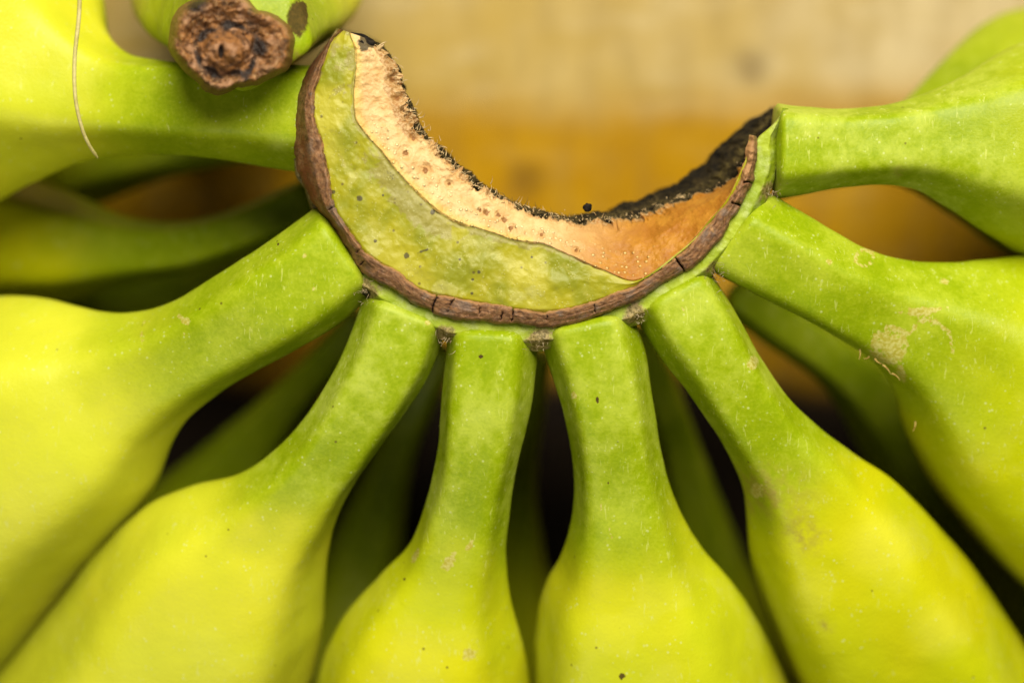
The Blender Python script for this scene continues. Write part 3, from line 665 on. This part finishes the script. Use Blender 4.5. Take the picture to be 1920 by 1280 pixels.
# hairs and crumbs where the fingers meet
cr = []
for x, y, r in CREV[:6]:
    for i in range(26):
        a = rng.uniform(0, 6.28); q = abs(rng.normal(0, r * .6))
        cr.append(curl((x + q * math.cos(a), y + q * math.sin(a), rng.uniform(-34, -14)), (math.cos(a + 1.3), math.sin(a + 1.3), .2), rng.gamma(2, 4), rng.normal(0, 2), rng.uniform(.35, .9), 7))
fb3 = raw_mesh('crevice_fluff', *join(cr), simple_material('crevice_fluff', (.16, .09, .035), (.50, .40, .25), 700, .8, .2), crown); fb3['kind'] = 'stuff'

# shreds of dried skin hanging from the right finger's scar
sh = [curl((1612, 655, -110), (.2, .9, .2), 22, .7, 1.8), curl((1640, 672, -112), (.5, .8, .1), 20, -.9, 2.2), curl((1655, 684, -112), (.9, .6, .1), 26, .6, 2.2), curl((1672, 700, -115), (.9, .3, .1), 24, .9, 1.8), curl((1630, 668, -112), (-.5, .6, .2), 14, 1.2, 1.5), curl((1716, 790, -150), (.1, 1, .1), 22, .8, 1.8)]
raw_mesh('skin_shred', *join(sh), simple_material('skin_shred', (.30, .15, .03), (.52, .36, .10), 900, .6, .3), FRONT[6])

for o in list(COL.objects):
    if o.get('local'):
        del o['local']; r = o
        if o.parent is hand: o.location = -HAND_BASE

# ------------------------------------------------------------------ the upright banana whose blossom end faces up
TIPB = Vector((float(P(520, -420, 0)[0]), float(P(520, -420, 0)[1]), ZT * U))
up = empty('banana', TIPB, 'upright green banana with a dried brown blossom end facing the viewer', 'banana')
def upright():
    zc = np.array([44, 36, 12, -30, -90, -170, -270, -420, -640, -880, -1080, -1180])
    cx = np.array([452, 454, 455, 456, 457, 458, 459, 462, 470, 490, 520, 545])
    cy = np.array([64, 62, 58, 50, 38, 20, 0, -30, -90, -190, -330, -440])
    rx = np.array([108, 124, 130, 136, 146, 164, 190, 212, 222, 205, 130, 70])
    ry = np.array([96, 108, 112, 116, 122, 138, 166, 190, 205, 195, 125, 70])
    n, m = 240, 170
    t = np.linspace(0, 1, len(zc)); q = crom(np.column_stack([cx, cy, zc, rx, ry]), 0)
    q, dist = resample(q, q[:, :3], n)
    ph = np.linspace(0, 2 * math.pi, m, endpoint=False); S = ring_shape(ph, 5, 9, .9)
    e = np.clip(dist / 30, 0, 1); ee = (1 - (1 - e) ** 2.4) ** (1 / 2.4) * .99 + .01
    X = q[:, 0:1] + S[None, :, 0] * (q[:, 3] * ee)[:, None]; Y = q[:, 1:2] + S[None, :, 1] * (q[:, 4] * ee)[:, None]
    Z = np.broadcast_to(q[:, 2:3], X.shape)
    nz = N3(X + Z, Y, 90, 91) * 6; X = X + nz * S[None, :, 0]; Y = Y + nz * S[None, :, 1]
    V = P(X, Y, Z)
    k = sstep(60, 500, dist)[:, None]
    dark = np.maximum(np.maximum(blob(X, Y, 558, 36, 20, .55), blob(X, Y, 550, 54, 12, .7)), blob(X, Y, 566, 14, 11)); dark = np.where(Z > -120, dark, 0) 
    bru = np.where(Z > -140, np.maximum(blob(X, Y, 558, 110, 20, 1.7, -50) * 1.6, 0), 0)
    A = dict(green=(.95 - .75 * k) + 0 * X, bloom=.25 + 0 * X, scar=0 * X, dark=dark, bruise=np.clip(bru, 0, 1.3), tone=.4 + 0 * X, **mottles(V, 95))
    raw_mesh('body', V, grid_faces(n, m, True), SKIN, up, A)
    # dried blossom end
    out = np.array([(345, 18), (331, 50), (326, 88), (342, 118), (362, 142), (384, 164), (412, 173), (446, 160), (490, 150), (530, 126), (546, 92), (544, 52), (520, 34), (482, 20), (452, -4), (398, -10)], float)
    oc = np.array([436., 84.]); a = np.arctan2(out[:, 1] - oc[1], out[:, 0] - oc[0]); r = np.hypot(*(out - oc).T); i = np.argsort(a)
    ph = np.linspace(-math.pi, math.pi, 260, endpoint=False); rr = np.interp(ph, np.r_[a[i] - 2 * math.pi, a[i], a[i] + 2 * math.pi], np.r_[r[i], r[i], r[i]])
    rr = rr * (1 + .09 * fbm(np.stack([np.cos(ph) * 3.2, np.sin(ph) * 3.2, 0 * ph], 1), 4, 88)); kk = np.ones(5) / 5; rr = np.convolve(np.r_[rr[-2:], rr, rr[:2]], kk, 'valid')
    u = np.linspace(0.0, 1.06, 90)[:, None]; R = u * rr[None]
    X = oc[0] + R * np.cos(ph); Y = oc[1] + R * np.sin(ph)
    # the remnant knob, off centre, with a slit, in a shallow ringed cup
    kx, ky = 425., 98.; dk = np.hypot(X - kx, (Y - ky) * 1.05)
    lob = N3(X, Y, 45, 95, 5); el = np.hypot((X - kx) * .9, (Y - ky) * 1.05) + 10 * lob
    Z = 84 + 12 * np.exp(-((u - .84) / .12) ** 2) - 34 * sstep(.90, 1.06, u) - 12 * np.exp(-((el - 56) / 16) ** 2) + 22 * (1 - sstep(14, 50, el)) + 12 * (1 - sstep(6, 26, el)) - 34 * np.exp(-(((X - 415) / 5) ** 2 + ((Y - 97) / 14) ** 2))
    wr = np.sin(el / 3.1 + 6 * N3(X, Y, 36, 96)); rad_w = np.sin(np.arctan2(Y - ky, X - kx) * 17 + 7 * lob)
    Z = Z + lob * 18 + 1.4 * wr * sstep(20, 40, el) * (1 - sstep(.82, .95, u)) + 2.5 * rad_w * sstep(45, 80, el) + N3(X, Y, 9, 97, 4) * 7 - 9 * np.clip(.25 - np.abs(N3(X, Y, 30, 98, 4)), 0, 1) / .25 * .6
    Z = np.where(u > 1.0, Z - 26 * (u - 1) / .06, Z)
    dkf = np.maximum(np.exp(-((el + 14 * N3(X, Y, 22, 99) - 52) / 13) ** 2) * np.clip(.5 + 1.1 * N3(X, Y, 60, 89), .1, .8), 1.1 * np.exp(-(((X - 414) / 6) ** 2 + ((Y - 97) / 15) ** 2)))
    dkf = np.maximum(dkf, .8 * blob(X, Y, 486, 90, 24)); dkf = np.maximum(dkf, .75 * blob(X, Y, 370, 10, 34, 1.5, -20)); dkf = np.maximum(dkf, .6 * blob(X, Y, 470, 45, 26, 2, 20)); dkf = np.maximum(dkf, .6 * blob(X, Y, 430, 138, 40, 4, -10))
    raw_mesh('blossom_end', P(X, Y, Z), grid_faces(90, 260, True), dry_tip_material(), up, dict(rad=u + 0 * X, dark=dkf))
upright()
for o in up.children: o.location = -TIPB; o.pop('local', None)

# ------------------------------------------------------------------ loose fibre on the upper left finger
def strand():
    pts = crom(np.array([(150, -40, 30), (148, 30, 22), (140, 110, 12), (141, 180, 0), (152, 235, -20), (166, 270, -45), (183, 296, -75)], float), 0)
    v, f = tube(P(pts[:, 0], pts[:, 1], pts[:, 2]), U * np.interp(np.linspace(0, 1, len(pts)), [0, .5, .95, 1], [4.2, 3.6, 3.4, 1.5]), 8)
    o = raw_mesh('dry_fibre', v, f, simple_material('strand_fibre', (.52, .44, .14), (.70, .60, .25), 500, .5, .3))
    o['label'] = 'thin pale dry fibre lying across the upper left banana'; o['category'] = 'fibre'
strand()
